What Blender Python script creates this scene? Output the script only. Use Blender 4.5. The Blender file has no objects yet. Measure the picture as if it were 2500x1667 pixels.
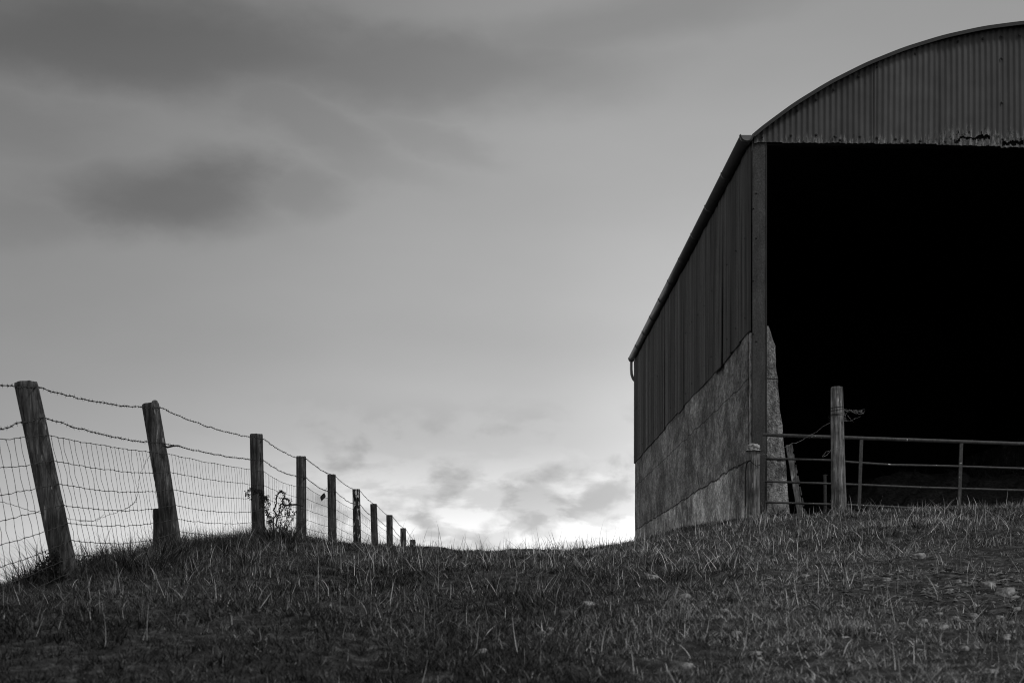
import bpy, math, random
import numpy as np
from mathutils import Vector, Matrix
random.seed(7); rng = np.random.default_rng(11)
S = bpy.context.scene; C = S.collection

# ---------------------------------------------------------------- camera
F = 3472.0                     # focal length in photo pixels (50 mm on a 36 mm sensor)
cam_d = bpy.data.cameras.new('camera'); cam = bpy.data.objects.new('camera', cam_d); C.objects.link(cam)
cam_d.lens = 50; cam_d.sensor_width = 36; cam_d.shift_y = 0.2666
cam_d.clip_start = 0.05; cam_d.clip_end = 3000
cam.location = (0, 0, 0); cam.rotation_euler = (math.radians(90), 0, 0)
cam_d.dof.use_dof = True; cam_d.dof.focus_distance = 15.5; cam_d.dof.aperture_fstop = 6.3
S.camera = cam
S.cycles.pixel_filter_type = 'BLACKMAN_HARRIS'; S.cycles.filter_width = 1.05
S.view_settings.view_transform = 'Standard'; S.view_settings.look = 'None'
S.view_settings.exposure = 0.0; S.view_settings.gamma = 1.0
SUN_EL, SUN_AZ = math.radians(48), math.radians(128)      # azimuth clockwise from +Y

# ---------------------------------------------------------------- node helper
class NT:
    def __init__(s, tree): s.t = tree; s.n = tree.nodes; s.l = tree.links
    def node(s, ty, **kw):
        n = s.n.new(ty)
        for k, v in kw.items(): setattr(n, k, v)
        return n
    def put(s, sock, v):
        if hasattr(v, 'is_output'): s.l.new(v, sock)
        elif v is not None: sock.default_value = v
    def m(s, op, a, b=None, c=None, clamp=False):
        n = s.node('ShaderNodeMath', operation=op, use_clamp=clamp)
        s.put(n.inputs[0], a)
        if b is not None: s.put(n.inputs[1], b)
        if c is not None: s.put(n.inputs[2], c)
        return n.outputs[0]
    def noise(s, vec, scale, detail=4, rough=.55, dist=0.0):
        n = s.node('ShaderNodeTexNoise'); s.put(n.inputs['Vector'], vec)
        n.inputs['Scale'].default_value = scale; n.inputs['Detail'].default_value = detail
        n.inputs['Roughness'].default_value = rough; n.inputs['Distortion'].default_value = dist
        return n.outputs[0]
    def mapv(s, vec, scale=(1,1,1), loc=(0,0,0)):
        n = s.node('ShaderNodeMapping'); s.put(n.inputs['Vector'], vec)
        n.inputs['Scale'].default_value = scale; n.inputs['Location'].default_value = loc
        return n.outputs[0]
    def ramp(s, fac, stops, interp='LINEAR'):
        n = s.node('ShaderNodeValToRGB'); s.put(n.inputs[0], fac); cr = n.color_ramp; cr.interpolation = interp
        while len(cr.elements) < len(stops): cr.elements.new(0.5)
        for e, (p, v) in zip(cr.elements, stops): e.position = p; e.color = (v, v, v, 1)
        return n.outputs[0]
    def sm(s, x, a, b):            # smoothstep from a to b
        n = s.node('ShaderNodeMapRange', interpolation_type='SMOOTHSTEP')
        s.put(n.inputs[0], x); n.inputs[1].default_value = a; n.inputs[2].default_value = b
        return n.outputs[0]
    def mix(s, f, a, b):           # scalar lerp
        return s.m('ADD', s.m('MULTIPLY', a, s.m('SUBTRACT', 1.0, f)), s.m('MULTIPLY', b, f))

# ---------------------------------------------------------------- world: grey cloudy sky
W = bpy.data.worlds.new('World'); S.world = W; W.use_nodes = True
t = NT(W.node_tree); t.n.clear()
tc = t.node('ShaderNodeTexCoord').outputs['Generated']
sep = t.node('ShaderNodeSeparateXYZ'); t.l.new(tc, sep.inputs[0]); X, Y, Z = sep.outputs
az = t.m('ARCTAN2', X, Y)                      # 0 ahead, + to the right
el = t.m('ARCSINE', Z)
w1 = t.m('SUBTRACT', t.noise(t.mapv(tc, (1, 1, 2.2)), 7.0, 6, .55), .5)
w2 = t.m('SUBTRACT', t.noise(t.mapv(tc, (1, 1, 2.2), (3, 5, 1)), 7.0, 6, .5), .5)
azw = t.m('ADD', az, t.m('MULTIPLY', w1, .12)); elw = t.m('ADD', el, t.m('MULTIPLY', w2, .05))
w3 = t.m('SUBTRACT', t.noise(t.mapv(tc, (1, 1, 2.0), (9, 5, 1)), 24.0, 6, .6), .5)
azw = t.m('ADD', azw, t.m('MULTIPLY', w3, .045)); elw = t.m('ADD', elw, t.m('MULTIPLY', w3, .018))
base = t.ramp(t.m('DIVIDE', el, .5, clamp=True),
    [(0.0, .95), (.10, .86), (.17, .72), (.26, .59), (.40, .49), (.60, .41), (.80, .33), (.90, .29), (1.0, .27)], 'EASE')
leftdark = t.mix(t.sm(az, -.36, .10), .58, 1.0)
lowl = t.sm(el, .02, .16)
leftdark = t.mix(lowl, t.mix(t.sm(az, -.44, -.17), .62, 1.0), leftdark)
rightlift = t.m('ADD', 1.0, t.m('MULTIPLY', t.m('MULTIPLY', t.sm(az, .0, .15), t.m('SUBTRACT', 1.0, t.sm(el, .12, .36))), .30))
base = t.m('MULTIPLY', t.m('MULTIPLY', base, leftdark), rightlift)
def blob(a0, e0, ra, re, tilt=0.0, soft=(1.25, .25)):
    da = t.m('SUBTRACT', azw, a0); de = t.m('SUBTRACT', elw, e0)
    de = t.m('SUBTRACT', de, t.m('MULTIPLY', da, tilt))
    d = t.m('SQRT', t.m('ADD', t.m('POWER', t.m('ABSOLUTE', t.m('DIVIDE', da, ra)), 2.0), t.m('POWER', t.m('ABSOLUTE', t.m('DIVIDE', de, re)), 2.0)))
    n = t.node('ShaderNodeMapRange', interpolation_type='SMOOTHSTEP'); t.put(n.inputs[0], d)
    n.inputs[1].default_value = soft[0]; n.inputs[2].default_value = soft[1]
    return n.outputs[0]
dark = t.m('MULTIPLY', blob(-.222, .282, .100, .030, .07), .40)
for a0, e0, ra, re, ti, k in [(-.26, .368, .26, .036, -.02, .33), (-.08, .362, .20, .030, .03, .26), (.08, .392, .16, .026, .20, .17),
                              (-.35, .315, .10, .022, -.05, .13), (-.13, .325, .10, .026, -.30, .16), (-.05, .325, .06, .016, -.2, .12), (-.13, .283, .05, .020, .1, .18), (-.31, .262, .06, .02, .2, .12)]:
    dark = t.m('MAXIMUM', dark, t.m('MULTIPLY', blob(a0, e0, ra, re, ti), k))
dark = t.m('ADD', dark, t.m('MULTIPLY', blob(-.26, .365, .40, .085, .0, (1.3, .1)), .05))
soft = t.noise(t.mapv(tc, (1, 1, 3.0), (7, 2, 0)), 3.0, 5, .5)
val = t.m('MULTIPLY', base, t.m('SUBTRACT', 1.0, dark))
val = t.m('MULTIPLY', val, t.m('ADD', .84, t.m('MULTIPLY', soft, .32)))
# broken cumulus low above the hill
cn = t.noise(t.mapv(tc, (1, 1, 1.7), (1.3, 0, .9)), 15.0, 7, .52, .2)
cm = t.m('MULTIPLY', t.sm(cn, .46, .60), t.m('MULTIPLY', t.m('SUBTRACT', 1.0, t.sm(el, .095, .165)), t.sm(az, -.26, -.10)))
cn2 = t.sm(t.noise(t.mapv(tc, (1, 1, 2.8), (5, 1, 2)), 22.0, 7, .55, .3), .44, .58)
cwhite = t.m('MULTIPLY', t.m('SUBTRACT', 1.0, t.sm(el, .06, .13)), t.sm(az, -.24, -.08))
val = t.m('MULTIPLY', val, t.m('SUBTRACT', 1.0, t.m('MULTIPLY', cm, .31)))
val = t.m('MULTIPLY', val, t.m('ADD', 1.0, t.m('MULTIPLY', t.m('MULTIPLY', cwhite, cn2), .34)))
# overhead / behind: an even overcast lid
lid = t.m('MULTIPLY', t.m('ADD', .7, t.m('MULTIPLY', soft, .55)), .34)
away = t.sm(t.m('ABSOLUTE', az), .55, 1.1)
up = t.sm(el, .55, .9)
val = t.mix(t.m('MAXIMUM', away, up), val, lid)
sky = t.node('ShaderNodeTexSky', sky_type='NISHITA', sun_disc=False, sun_elevation=SUN_EL, sun_rotation=SUN_AZ)
bw = t.node('ShaderNodeRGBToBW'); t.l.new(sky.outputs[0], bw.inputs[0])
bg1 = t.node('ShaderNodeBackground'); t.l.new(bw.outputs[0], bg1.inputs[0]); bg1.inputs[1].default_value = .05
bg2 = t.node('ShaderNodeBackground'); t.l.new(val, bg2.inputs[0]); bg2.inputs[1].default_value = 1.0
mx = t.node('ShaderNodeMixShader'); mx.inputs[0].default_value = .94     # thin blue sky behind a thick cloud sheet
t.l.new(bg1.outputs[0], mx.inputs[1]); t.l.new(bg2.outputs[0], mx.inputs[2])
out = t.node('ShaderNodeOutputWorld'); t.l.new(mx.outputs[0], out.inputs[0])

sd = bpy.data.lights.new('sun', 'SUN'); sun = bpy.data.objects.new('sun', sd); C.objects.link(sun)
sd.energy = 0.9; sd.angle = math.radians(12)
dvec = Vector((math.sin(SUN_AZ)*math.cos(SUN_EL), math.cos(SUN_AZ)*math.cos(SUN_EL), math.sin(SUN_EL)))
sun.rotation_euler = dvec.to_track_quat('Z', 'Y').to_euler()

# ---------------------------------------------------------------- helpers
def at(px, py, d): return Vector(((px-1250)/F*d, d, (1500-py)/F*d))
def tag(o, label=None, cat=None, group=None, kind=None):
    if label: o['label'] = label
    if cat: o['category'] = cat
    if group: o['group'] = group
    if kind: o['kind'] = kind
    return o
class MB:
    def __init__(s): s.v = []; s.f = []; s.a = []
    def add(s, v, f, a=None):
        k = len(s.v); s.v += [tuple(p) for p in v]; s.f += [tuple(i+k for i in q) for q in f]
        s.a += list(a) if a is not None else [0.5]*len(v)
    def tube(s, pts, r, n=6, caps=True, shade=.5):
        pts = [Vector(p) for p in pts]; rr = r if hasattr(r, '__len__') else [r]*len(pts)
        v = []; f = []; ref = Vector((.13, .31, .94))
        for i, p in enumerate(pts):
            d = (pts[min(i+1, len(pts)-1)] - pts[max(i-1, 0)])
            if d.length < 1e-9: d = Vector((0, 0, 1))
            d.normalize(); a = d.cross(ref)
            if a.length < .1: a = d.cross(Vector((1, 0, 0)))
            a.normalize(); b = d.cross(a)
            for k in range(n):
                t_ = 2*math.pi*k/n; v.append(p + (a*math.cos(t_) + b*math.sin(t_))*rr[i])
        for i in range(len(pts)-1):
            for k in range(n):
                f.append((i*n+k, i*n+(k+1) % n, (i+1)*n+(k+1) % n, (i+1)*n+k))
        if caps: f += [tuple(range(n))[::-1], tuple((len(pts)-1)*n+k for k in range(n))]
        s.add(v, f, [shade]*len(v))
    def box(s, lo, hi):
        x0, y0, z0 = lo; x1, y1, z1 = hi
        s.add([(x0,y0,z0),(x1,y0,z0),(x1,y1,z0),(x0,y1,z0),(x0,y0,z1),(x1,y0,z1),(x1,y1,z1),(x0,y1,z1)],
              [(0,3,2,1),(4,5,6,7),(0,1,5,4),(1,2,6,5),(2,3,7,6),(3,0,4,7)])
    def blob(s, c, r, sq=(1, 1, 1)):
        c = Vector(c); v = [c+Vector((a*r*sq[0], b*r*sq[1], g*r*sq[2])) for a, b, g in [(1,0,0),(-1,0,0),(0,1,0),(0,-1,0),(0,0,1),(0,0,-1)]]
        s.add(v, [(0,2,4),(2,1,4),(1,3,4),(3,0,4),(2,0,5),(1,2,5),(3,1,5),(0,3,5)])
    def build(s, name, mat, parent=None, smooth=False, loc=(0, 0, 0)):
        me = bpy.data.meshes.new(name); me.from_pydata(s.v, [], s.f)
        at_ = me.attributes.new('shade', 'FLOAT', 'POINT'); at_.data.foreach_set('value', np.array(s.a, dtype=np.float32))
        if smooth: me.polygons.foreach_set('use_smooth', [True]*len(me.polygons))
        me.materials.append(mat); o = bpy.data.objects.new(name, me); C.objects.link(o); o.location = loc
        if parent: o.parent = parent
        return o
def empty(name, loc=(0, 0, 0), rz=0):
    o = bpy.data.objects.new(name, None); C.objects.link(o); o.location = loc; o.rotation_euler = (0, 0, rz)
    o.empty_display_size = .2; return o

# vectorised value noise
_P = rng.random((256, 256))
def vnoise(x, y):
    xi = np.floor(x).astype(int); yi = np.floor(y).astype(int); fx = x-xi; fy = y-yi
    fx = fx*fx*(3-2*fx); fy = fy*fy*(3-2*fy)
    g = lambda a, b: _P[a % 256, b % 256]
    return (g(xi, yi)*(1-fx)*(1-fy)+g(xi+1, yi)*fx*(1-fy)+g(xi, yi+1)*(1-fx)*fy+g(xi+1, yi+1)*fx*fy)
def fbm(x, y, o=3):
    s_ = 0; a = 1; n = 0
    for k in range(o): s_ = s_ + a*vnoise(x*2**k+17*k, y*2**k+5*k); n += a; a *= .5
    return s_/n
def sstep(x, a, b):
    q = np.clip((x-a)/(b-a), 0, 1); return q*q*(3-2*q)

# ---------------------------------------------------------------- terrain height
CP = np.array([(-3,0,-.55),(0,0,-.55),(3,0,-.5),(8,0,-.35),(-6,-10,-1.5),(6,-10,-1.4),(-8,0,-1.2),
 (-2.85,5.5,-.03),(-2.85,7.2,.03),(-2.75,8.5,.22),(-2.8,11.6,.50),(-2.85,14,.68),(-2.8,15.7,.76),(-2.75,18.4,.83),(-2.8,22,.93),(-2.7,24.5,.95),(-2.65,27.5,.92),(-2.5,30,.86),(-2.5,33.5,.76),(-2.4,36.5,.7),
 (-3.6,8.5,.0),(-4,5.5,-.4),(-3.7,11.6,.22),(-3.9,15.7,.42),(-4,22,.5),(-4,30,.3),(-8,10,-1.1),(-8,20,-.8),(-8,30,-1),
 (-1.5,4,-.22),(-1.5,8,.12),(-1.5,12,.45),(-1.9,16,.68),(-1.2,16,.63),(-1.5,20,.72),(-1,20,.70),(-1,25,.62),(-1.8,25,.75),(-1,35,.2),
 (-.5,16,.60),(-.6,19,.68),(0,4,-.2),(0,8,.13),(0,12,.45),(.3,16,.68),(.4,19,.78),
 (1,16,.69),(1.5,17.5,.78),(1.2,20,.82),(2.2,20,1.12),(2.3,24,1.15),(1,25,.85),(1,35,.3),(2.6,30,1.2),(2.8,35,1.25),
 (2,4,-.17),(2,8,.2),(2,12,.56),(2.2,16,.9),(3.0,18.4,1.25),(4,18.4,1.28),(5.2,18.4,1.31),(6.7,18.5,1.38),(9,18.5,1.45),(4,12,.72),(4,8,.3),(8,8,.45),(8,13,.95),(12,18,1.5),(12,5,.2),
 (5,22,1.3),(8,22,1.34),(5,34,1.35),(11,34,1.35),(3.2,27,1.25),(3.1,34,1.3),(16,25,1.4),(16,40,.8),
 (5,46,.2),(0,60,-2),(20,60,-2),(-20,60,-3),(-20,10,-3),(25,0,-.3),(0,-30,-3)], float)
def _U(r2): return np.where(r2 > 1e-12, r2*np.log(np.maximum(r2, 1e-12)), 0)
_n = len(CP); _d2 = (CP[:, None, 0]-CP[None, :, 0])**2+(CP[:, None, 1]-CP[None, :, 1])**2
_A = np.zeros((_n+3, _n+3)); _A[:_n, :_n] = _U(_d2)+np.eye(_n)*.6
_A[:_n, _n] = 1; _A[:_n, _n+1:] = CP[:, :2]; _A[_n, :_n] = 1; _A[_n+1:, :_n] = CP[:, :2].T
_w = np.linalg.solve(_A, np.r_[CP[:, 2], 0, 0, 0])
def hgt(x, y):
    x = np.atleast_1d(np.asarray(x, float)); y = np.atleast_1d(np.asarray(y, float))
    x, y = np.broadcast_arrays(x, y); sh = x.shape; x = x.ravel(); y = y.ravel()
    xs = np.clip(x, -30, 35); ys = np.clip(y, -35, 65)
    z = _w[_n]+_w[_n+1]*xs+_w[_n+2]*ys
    for i in range(_n): z = z+_w[i]*_U((xs-CP[i, 0])**2+(ys-CP[i, 1])**2)
    far = sstep(np.hypot(x, y-15), 28, 75)
    z = z*(1-far)+(-9.0)*far
    b = (fbm(x*1.1+40, y*1.1+9, 3)-.5)*.12+(fbm(x*5+3, y*5+70, 3)-.5)*.07
    inside = (x > 3.3) & (y > 19) & (y < 35) & (x < 11.8)
    b = np.where(inside, b*.3, b)
    return (z+b).reshape(sh)
def h1(x, y): return float(hgt(x, y)[0])
def on_ground(px, py):
    ds = np.linspace(3, 22, 900); xs = (px-1250)/F*ds; zs = (1500-py)/F*ds
    k = np.argmax(hgt(xs, ds) > zs); return Vector((xs[k], ds[k], float(hgt(xs[k], ds[k])[0]))), F/ds[k]

# ---------------------------------------------------------------- materials
def mat(name, fn):
    m = bpy.data.materials.new(name); m.use_nodes = True; q = NT(m.node_tree); q.n.clear()
    b = q.node('ShaderNodeBsdfPrincipled'); o = q.node('ShaderNodeOutputMaterial'); q.l.new(b.outputs[0], o.inputs[0])
    b.inputs['Specular IOR Level'].default_value = .25; b.inputs['Roughness'].default_value = .85
    q.b = b; q.o = o; q.obj = q.node('ShaderNodeTexCoord').outputs['Object']
    fn(q); return m
def bump(q, h, strength=.4, dist=.01):
    n = q.node('ShaderNodeBump'); n.inputs['Strength'].default_value = strength; n.inputs['Distance'].default_value = dist
    q.l.new(h, n.inputs['Height']); q.l.new(n.outputs[0], q.b.inputs['Normal'])
def m_soil(q):
    a = q.noise(q.obj, 1.3, 6, .6); b = q.noise(q.obj, 14, 8, .7); c = q.noise(q.mapv(q.obj, (1, 1, 1), (4, 4, 4)), 60, 4, .7)
    col = q.m('ADD', q.ramp(b, [(.36, .008), (.5, .04), (.62, .12), (.72, .2)]), q.m('MULTIPLY', q.m('SUBTRACT', a, .5), .05), )
    col = q.m('MULTIPLY', col, q.ramp(c, [(.3, .6), (.7, 1.4)]))
    q.l.new(col, q.b.inputs['Base Color']); bump(q, q.m('ADD', b, q.m('MULTIPLY', c, .4)), .9, .03)
M_soil = mat('pasture soil', m_soil)
def m_blade(q):
    s_ = q.node('ShaderNodeAttribute', attribute_name='shade').outputs['Fac']
    q.l.new(s_, q.b.inputs['Base Color']); q.b.inputs['Roughness'].default_value = .6
M_grass = mat('grass blades', m_blade)
def wood(lo, hi, sc=1.0, worn=0.0):
    def f(q):
        g = q.noise(q.mapv(q.obj, (38*sc, 38*sc, 2.2)), 1.0, 7, .65, .6)
        g2 = q.noise(q.mapv(q.obj, (90, 90, 5), (1, 2, 3)), 1.0, 4, .6)
        big = q.noise(q.obj, 4.0, 5, .6)
        col = q.ramp(q.m('ADD', q.m('MULTIPLY', g, .7), q.m('MULTIPLY', g2, .3)), [(.33, lo*.15), (.45, lo*.8), (.56, hi), (.68, hi*1.9)])
        col = q.m('MULTIPLY', col, q.ramp(big, [(.3, .35), (.65, 1.45)]))
        kn = q.noise(q.mapv(q.obj, (14, 14, 7), (8, 1, 4)), 1.0, 2, .5)
        col = q.m('MULTIPLY', col, q.m('SUBTRACT', 1.0, q.m('MULTIPLY', q.sm(kn, .66, .74), .75)))
        fl = q.m('MULTIPLY', q.sm(q.noise(q.mapv(q.obj, (48, 48, 6) if worn < .4 else (26, 26, 9), (3, 9, 2)), 1.0, 3, .5), .66 if worn < .4 else .55, .70 if worn < .4 else .6), q.sm(big, .42, .55) if worn < .4 else 1.0)
        col = q.m('ADD', col, q.m('MULTIPLY', fl, .22 + worn))
        q.l.new(col, q.b.inputs['Base Color']); bump(q, q.m('ADD', g, q.m('MULTIPLY', g2, .5)), .8, .012)
    return f
M_wood = mat('weathered dark timber', wood(.055, .115))
M_stub = mat('weathered stub timber', wood(.08, .17))
M_wood_pale = mat('weathered pale timber', wood(.14, .30, 1.1, .2))
M_wood_peel = mat('peeling bark timber', wood(.01, .07, .6, .45))
M_board = mat('dusty board', wood(.14, .24, .8))
def m_wire(q):
    n = q.noise(q.obj, 40, 3); q.l.new(q.ramp(n, [(.3, .02), (.7, .07)]), q.b.inputs['Base Color'])
    q.b.inputs['Roughness'].default_value = .6; q.b.inputs['Metallic'].default_value = .2
M_wire = mat('rusty wire', m_wire)
def m_wire2(q):
    n = q.noise(q.obj, 60, 3); q.l.new(q.ramp(n, [(.35, .12), (.65, .42)]), q.b.inputs['Base Color']); q.b.inputs['Roughness'].default_value = .5
M_wire_pale = mat('galvanised wire', m_wire2)
def m_conc(q):
    sp = q.node('ShaderNodeSeparateXYZ'); q.l.new(q.obj, sp.inputs[0]); x, y, z = sp.outputs
    st = q.noise(q.mapv(q.obj, (12, 2.4, 3.0)), 1.0, 9, .72, .3); bg = q.noise(q.obj, .8, 6, .65)
    st2 = q.noise(q.mapv(q.obj, (14, 4.5, 5)), 1.0, 6, .8)
    sp1 = q.noise(q.mapv(q.obj, (30, 11, 20)), 1.0, 6, .85); vo = q.node('ShaderNodeTexVoronoi'); q.l.new(q.obj, vo.inputs['Vector']); vo.inputs['Scale'].default_value = 45
    col = q.ramp(q.m('ADD', q.m('ADD', q.m('MULTIPLY', st, .45), q.m('MULTIPLY', bg, .2)), q.m('MULTIPLY', st2, .35)), [(.36, .07), (.47, .19), (.55, .34), (.66, .62)])
    col = q.m('MULTIPLY', col, q.ramp(sp1, [(.36, .38), (.5, 1.0), (.63, 1.75)]))
    blotch = q.noise(q.mapv(q.obj, (2.2, .45, 1.1), (3, 1, 7)), 1.0, 5, .6); col = q.m('MULTIPLY', col, q.ramp(blotch, [(.34, .55), (.5, 1.0), (.64, 1.5)]))
    wob = q.m('MULTIPLY', q.m('SUBTRACT', q.noise(q.obj, 1.6, 4, .6), .5), .16)
    def line(c, ztarget, slope=0.0, w=.012):
        d = q.m('ABSOLUTE', q.m('SUBTRACT', q.m('ADD', c, wob), ztarget))
        return q.m('SUBTRACT', 1.0, q.sm(d, w*.4, w*1.6))
    l1 = line(z, 2.06, w=.013); l2 = q.m('MULTIPLY', line(z, 3.12, w=.008), .75)
    low = q.m('SUBTRACT', 1.0, q.sm(q.m('ADD', z, wob), 2.04, 2.08))
    col = q.m('MULTIPLY', col, q.m('ADD', 1.0, q.m('MULTIPLY', q.m('MULTIPLY', low, q.sm(bg, .40, .52)), 1.0)))
    vl = None
    for yy in (3.95, 7.9, 12.3):
        d = q.m('ABSOLUTE', q.m('SUBTRACT', q.m('ADD', y, q.m('MULTIPLY', wob, .12)), yy)); e = q.m('SUBTRACT', 1.0, q.sm(d, .01, .04)); vl = e if vl is None else q.m('MAXIMUM', vl, e)
    ln = q.m('MAXIMUM', q.m('MAXIMUM', l1, l2), q.m('MULTIPLY', vl, .6))
    col = q.m('MULTIPLY', col, q.m('SUBTRACT', 1.0, q.m('MULTIPLY', ln, .72)))
    q.l.new(col, q.b.inputs['Base Color']); q.b.inputs['Roughness'].default_value = .95
    h = q.m('SUBTRACT', q.m('ADD', q.m('MULTIPLY', sp1, .8), q.m('MULTIPLY', vo.outputs[0], .5)), q.m('MULTIPLY', ln, 1.2)); bump(q, h, .8, .02)
M_conc = mat('board marked concrete', m_conc)
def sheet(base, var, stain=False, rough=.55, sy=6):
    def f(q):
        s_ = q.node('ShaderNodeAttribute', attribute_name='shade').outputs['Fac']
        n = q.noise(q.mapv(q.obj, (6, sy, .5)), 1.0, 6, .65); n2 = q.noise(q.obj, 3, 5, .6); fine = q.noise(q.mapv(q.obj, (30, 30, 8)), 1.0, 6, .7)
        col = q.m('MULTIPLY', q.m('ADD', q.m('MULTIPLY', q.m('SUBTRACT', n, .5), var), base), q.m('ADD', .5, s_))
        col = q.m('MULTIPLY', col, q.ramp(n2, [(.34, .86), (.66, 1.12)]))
        if stain:
            sp = q.node('ShaderNodeSeparateXYZ'); q.l.new(q.obj, sp.inputs[0]); z = sp.outputs[2]; x = sp.outputs[0]
            band = q.m('SUBTRACT', 1.0, q.sm(q.m('SUBTRACT', z, q.m('MULTIPLY', q.noise(q.mapv(q.obj, (26, 1, 0)), 1, 3), .42)), 6.02, 6.12))
            band = q.m('MULTIPLY', band, q.sm(q.noise(q.mapv(q.obj, (1.2, 0, 0), (2, 0, 0)), 1, 2), .36, .52))
            x_ = q.m('ABSOLUTE', q.m('SUBTRACT', x, 3.05)); loc_ = q.m('SUBTRACT', 1.0, q.sm(x_, .35, .8))
            band2 = q.m('MULTIPLY', q.m('SUBTRACT', 1.0, q.sm(q.m('SUBTRACT', z, q.m('MULTIPLY', q.noise(q.mapv(q.obj, (19, 1, 1)), 1, 4), .5)), 6.05, 6.18)), loc_); band = q.m('MAXIMUM', band, band2)
            fl = q.m('MULTIPLY', band, q.sm(fine, .46, .60))
            col = q.m('ADD', col, q.m('MULTIPLY', fl, .22))
            rust = q.m('MULTIPLY', band, q.sm(q.noise(q.obj, 22, 5, .7), .55, .62)); col = q.m('MULTIPLY', col, q.m('SUBTRACT', 1.0, q.m('MULTIPLY', rust, .75)))
            sc = q.m('MULTIPLY', q.sm(q.noise(q.mapv(q.obj, (42, 1, 1.3), (7, 0, 1)), 1, 3), .70, .74), .12); col = q.m('ADD', col, sc)
        q.l.new(col, q.b.inputs['Base Color']); q.b.inputs['Roughness'].default_value = rough; bump(q, fine, .15, .004)
    return f
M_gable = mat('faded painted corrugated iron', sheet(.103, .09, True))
M_side = mat('dark painted iron with rib shading in colour', sheet(.044, .17, False, .38, 16))  # streaks along the wall put rib shading into the colour
M_roof = mat('roof iron', sheet(.08, .04))
M_trim = mat('flashing', sheet(.062, .04))
M_edge_light = mat('painted corner highlight', lambda q: q.l.new(q.ramp(q.noise(q.mapv(q.obj, (9, 9, 6)), 1.0, 6, .7), [(.38, .06), (.5, .3), (.65, .6)]), q.b.inputs['Base Color']))  # pale colour paints the light caught by the concrete corner
M_gut = mat('painted cast gutter', sheet(.10, .05, False, .4))
M_cap = mat('pale gutter end', sheet(.22, .05, False, .5))
M_pipe = mat('pale plastic downpipe', sheet(.35, .05, False, .35))
def m_inner(q): q.b.inputs['Base Color'].default_value = (.012, .012, .012, 1)  # near-black colour stands in for the deep shade inside the barn
M_inner = mat('interior sheeting with shade in colour', m_inner)
def m_steel(q):
    n = q.noise(q.mapv(q.obj, (12, 12, 3)), 1.0, 8, .75); n2 = q.noise(q.obj, 45, 4, .7)
    col = q.ramp(n, [(.3, .045), (.55, .085), (.75, .13)]); col = q.m('MULTIPLY', col, q.ramp(n2, [(.3, .6), (.7, 1.45)]))
    q.l.new(col, q.b.inputs['Base Color']); q.b.inputs['Roughness'].default_value = .75; bump(q, n2, .4, .006)
M_steel = mat('rusted steel column', m_steel)
def m_gate(q):
    n = q.noise(q.obj, 30, 5, .7); v = q.noise(q.mapv(q.obj, (26, 26, 26), (4, 0, 0)), 1.0, 1, .5)
    col = q.m('ADD', q.ramp(n, [(.3, .05), (.7, .14)]), q.m('MULTIPLY', q.sm(v, .74, .77), .6))
    q.l.new(col, q.b.inputs['Base Color']); q.b.inputs['Roughness'].default_value = .6
M_gate = mat('tubular gate steel', m_gate)
def m_dark(q): q.b.inputs['Base Color'].default_value = (.015, .015, .015, 1); q.b.inputs['Roughness'].default_value = .5
M_black = mat('black plastic', m_dark)
def m_plant(q):
    n = q.noise(q.obj, 25, 3); q.l.new(q.ramp(n, [(.3, .012), (.7, .05)]), q.b.inputs['Base Color'])
M_plant = mat('dead weed', m_plant)
def m_stone(q):
    n = q.noise(q.obj, 14, 6, .7); n2 = q.noise(q.obj, 50, 4, .7)
    q.l.new(q.m('MULTIPLY', q.ramp(n, [(.35, .12), (.65, .42)]), q.ramp(n2, [(.35, .5), (.65, 1.3)])), q.b.inputs['Base Color']); bump(q, n, .6, .015)
M_stone = mat('field stone', m_stone)
def m_bolt(q): q.b.inputs['Base Color'].default_value = (.03, .03, .03, 1); q.b.inputs['Roughness'].default_value = .5
M_bolt = mat('rusted bolt', m_bolt)
def m_straw(q): n = q.noise(q.obj, 20, 5); q.l.new(q.ramp(n, [(.3, .012), (.7, .085)]), q.b.inputs['Base Color'])  # straw colour kept very dark to carry the interior shade
M_straw = mat('old straw darkened for shade', m_straw)

# ---------------------------------------------------------------- ground sheet
def axis(a, b, st, outer):
    mid = list(np.arange(a, b+st/2, st)); lo = []; hi = []; s_ = st; p = a
    while p > -outer: s_ *= 1.22; p -= s_; lo.append(p)
    s_ = st; p = b
    while p < outer: s_ *= 1.22; p += s_; hi.append(p)
    return np.array(lo[::-1]+mid+hi)
gx = axis(-5, 9, .06, 900); gy = axis(1.5, 22, .07, 900)
GX, GY = np.meshgrid(gx, gy); GZ = hgt(GX, GY)
def grid_obj(name, GX, GY, GZ, m):
    ny, nx = GX.shape; co = np.stack([GX, GY, GZ], -1).reshape(-1, 3)
    i = np.arange(ny*nx).reshape(ny, nx); q = np.stack([i[:-1, :-1], i[:-1, 1:], i[1:, 1:], i[1:, :-1]], -1).reshape(-1, 4)
    me = bpy.data.meshes.new(name); me.vertices.add(len(co)); me.vertices.foreach_set('co', co.ravel().astype(np.float32))
    me.loops.add(q.size); me.loops.foreach_set('vertex_index', q.ravel().astype(np.int32))
    me.polygons.add(len(q)); me.polygons.foreach_set('loop_start', (np.arange(len(q))*4).astype(np.int32))
    me.polygons.foreach_set('use_smooth', np.ones(len(q), bool)); me.update(calc_edges=True); me.validate()
    me.materials.append(m); o = bpy.data.objects.new(name, me); C.objects.link(o); return o
tag(grid_obj('ground', GX, GY, GZ, M_soil), 'rough pasture soil rising to the crest and the barn', 'ground', kind='structure')

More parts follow.
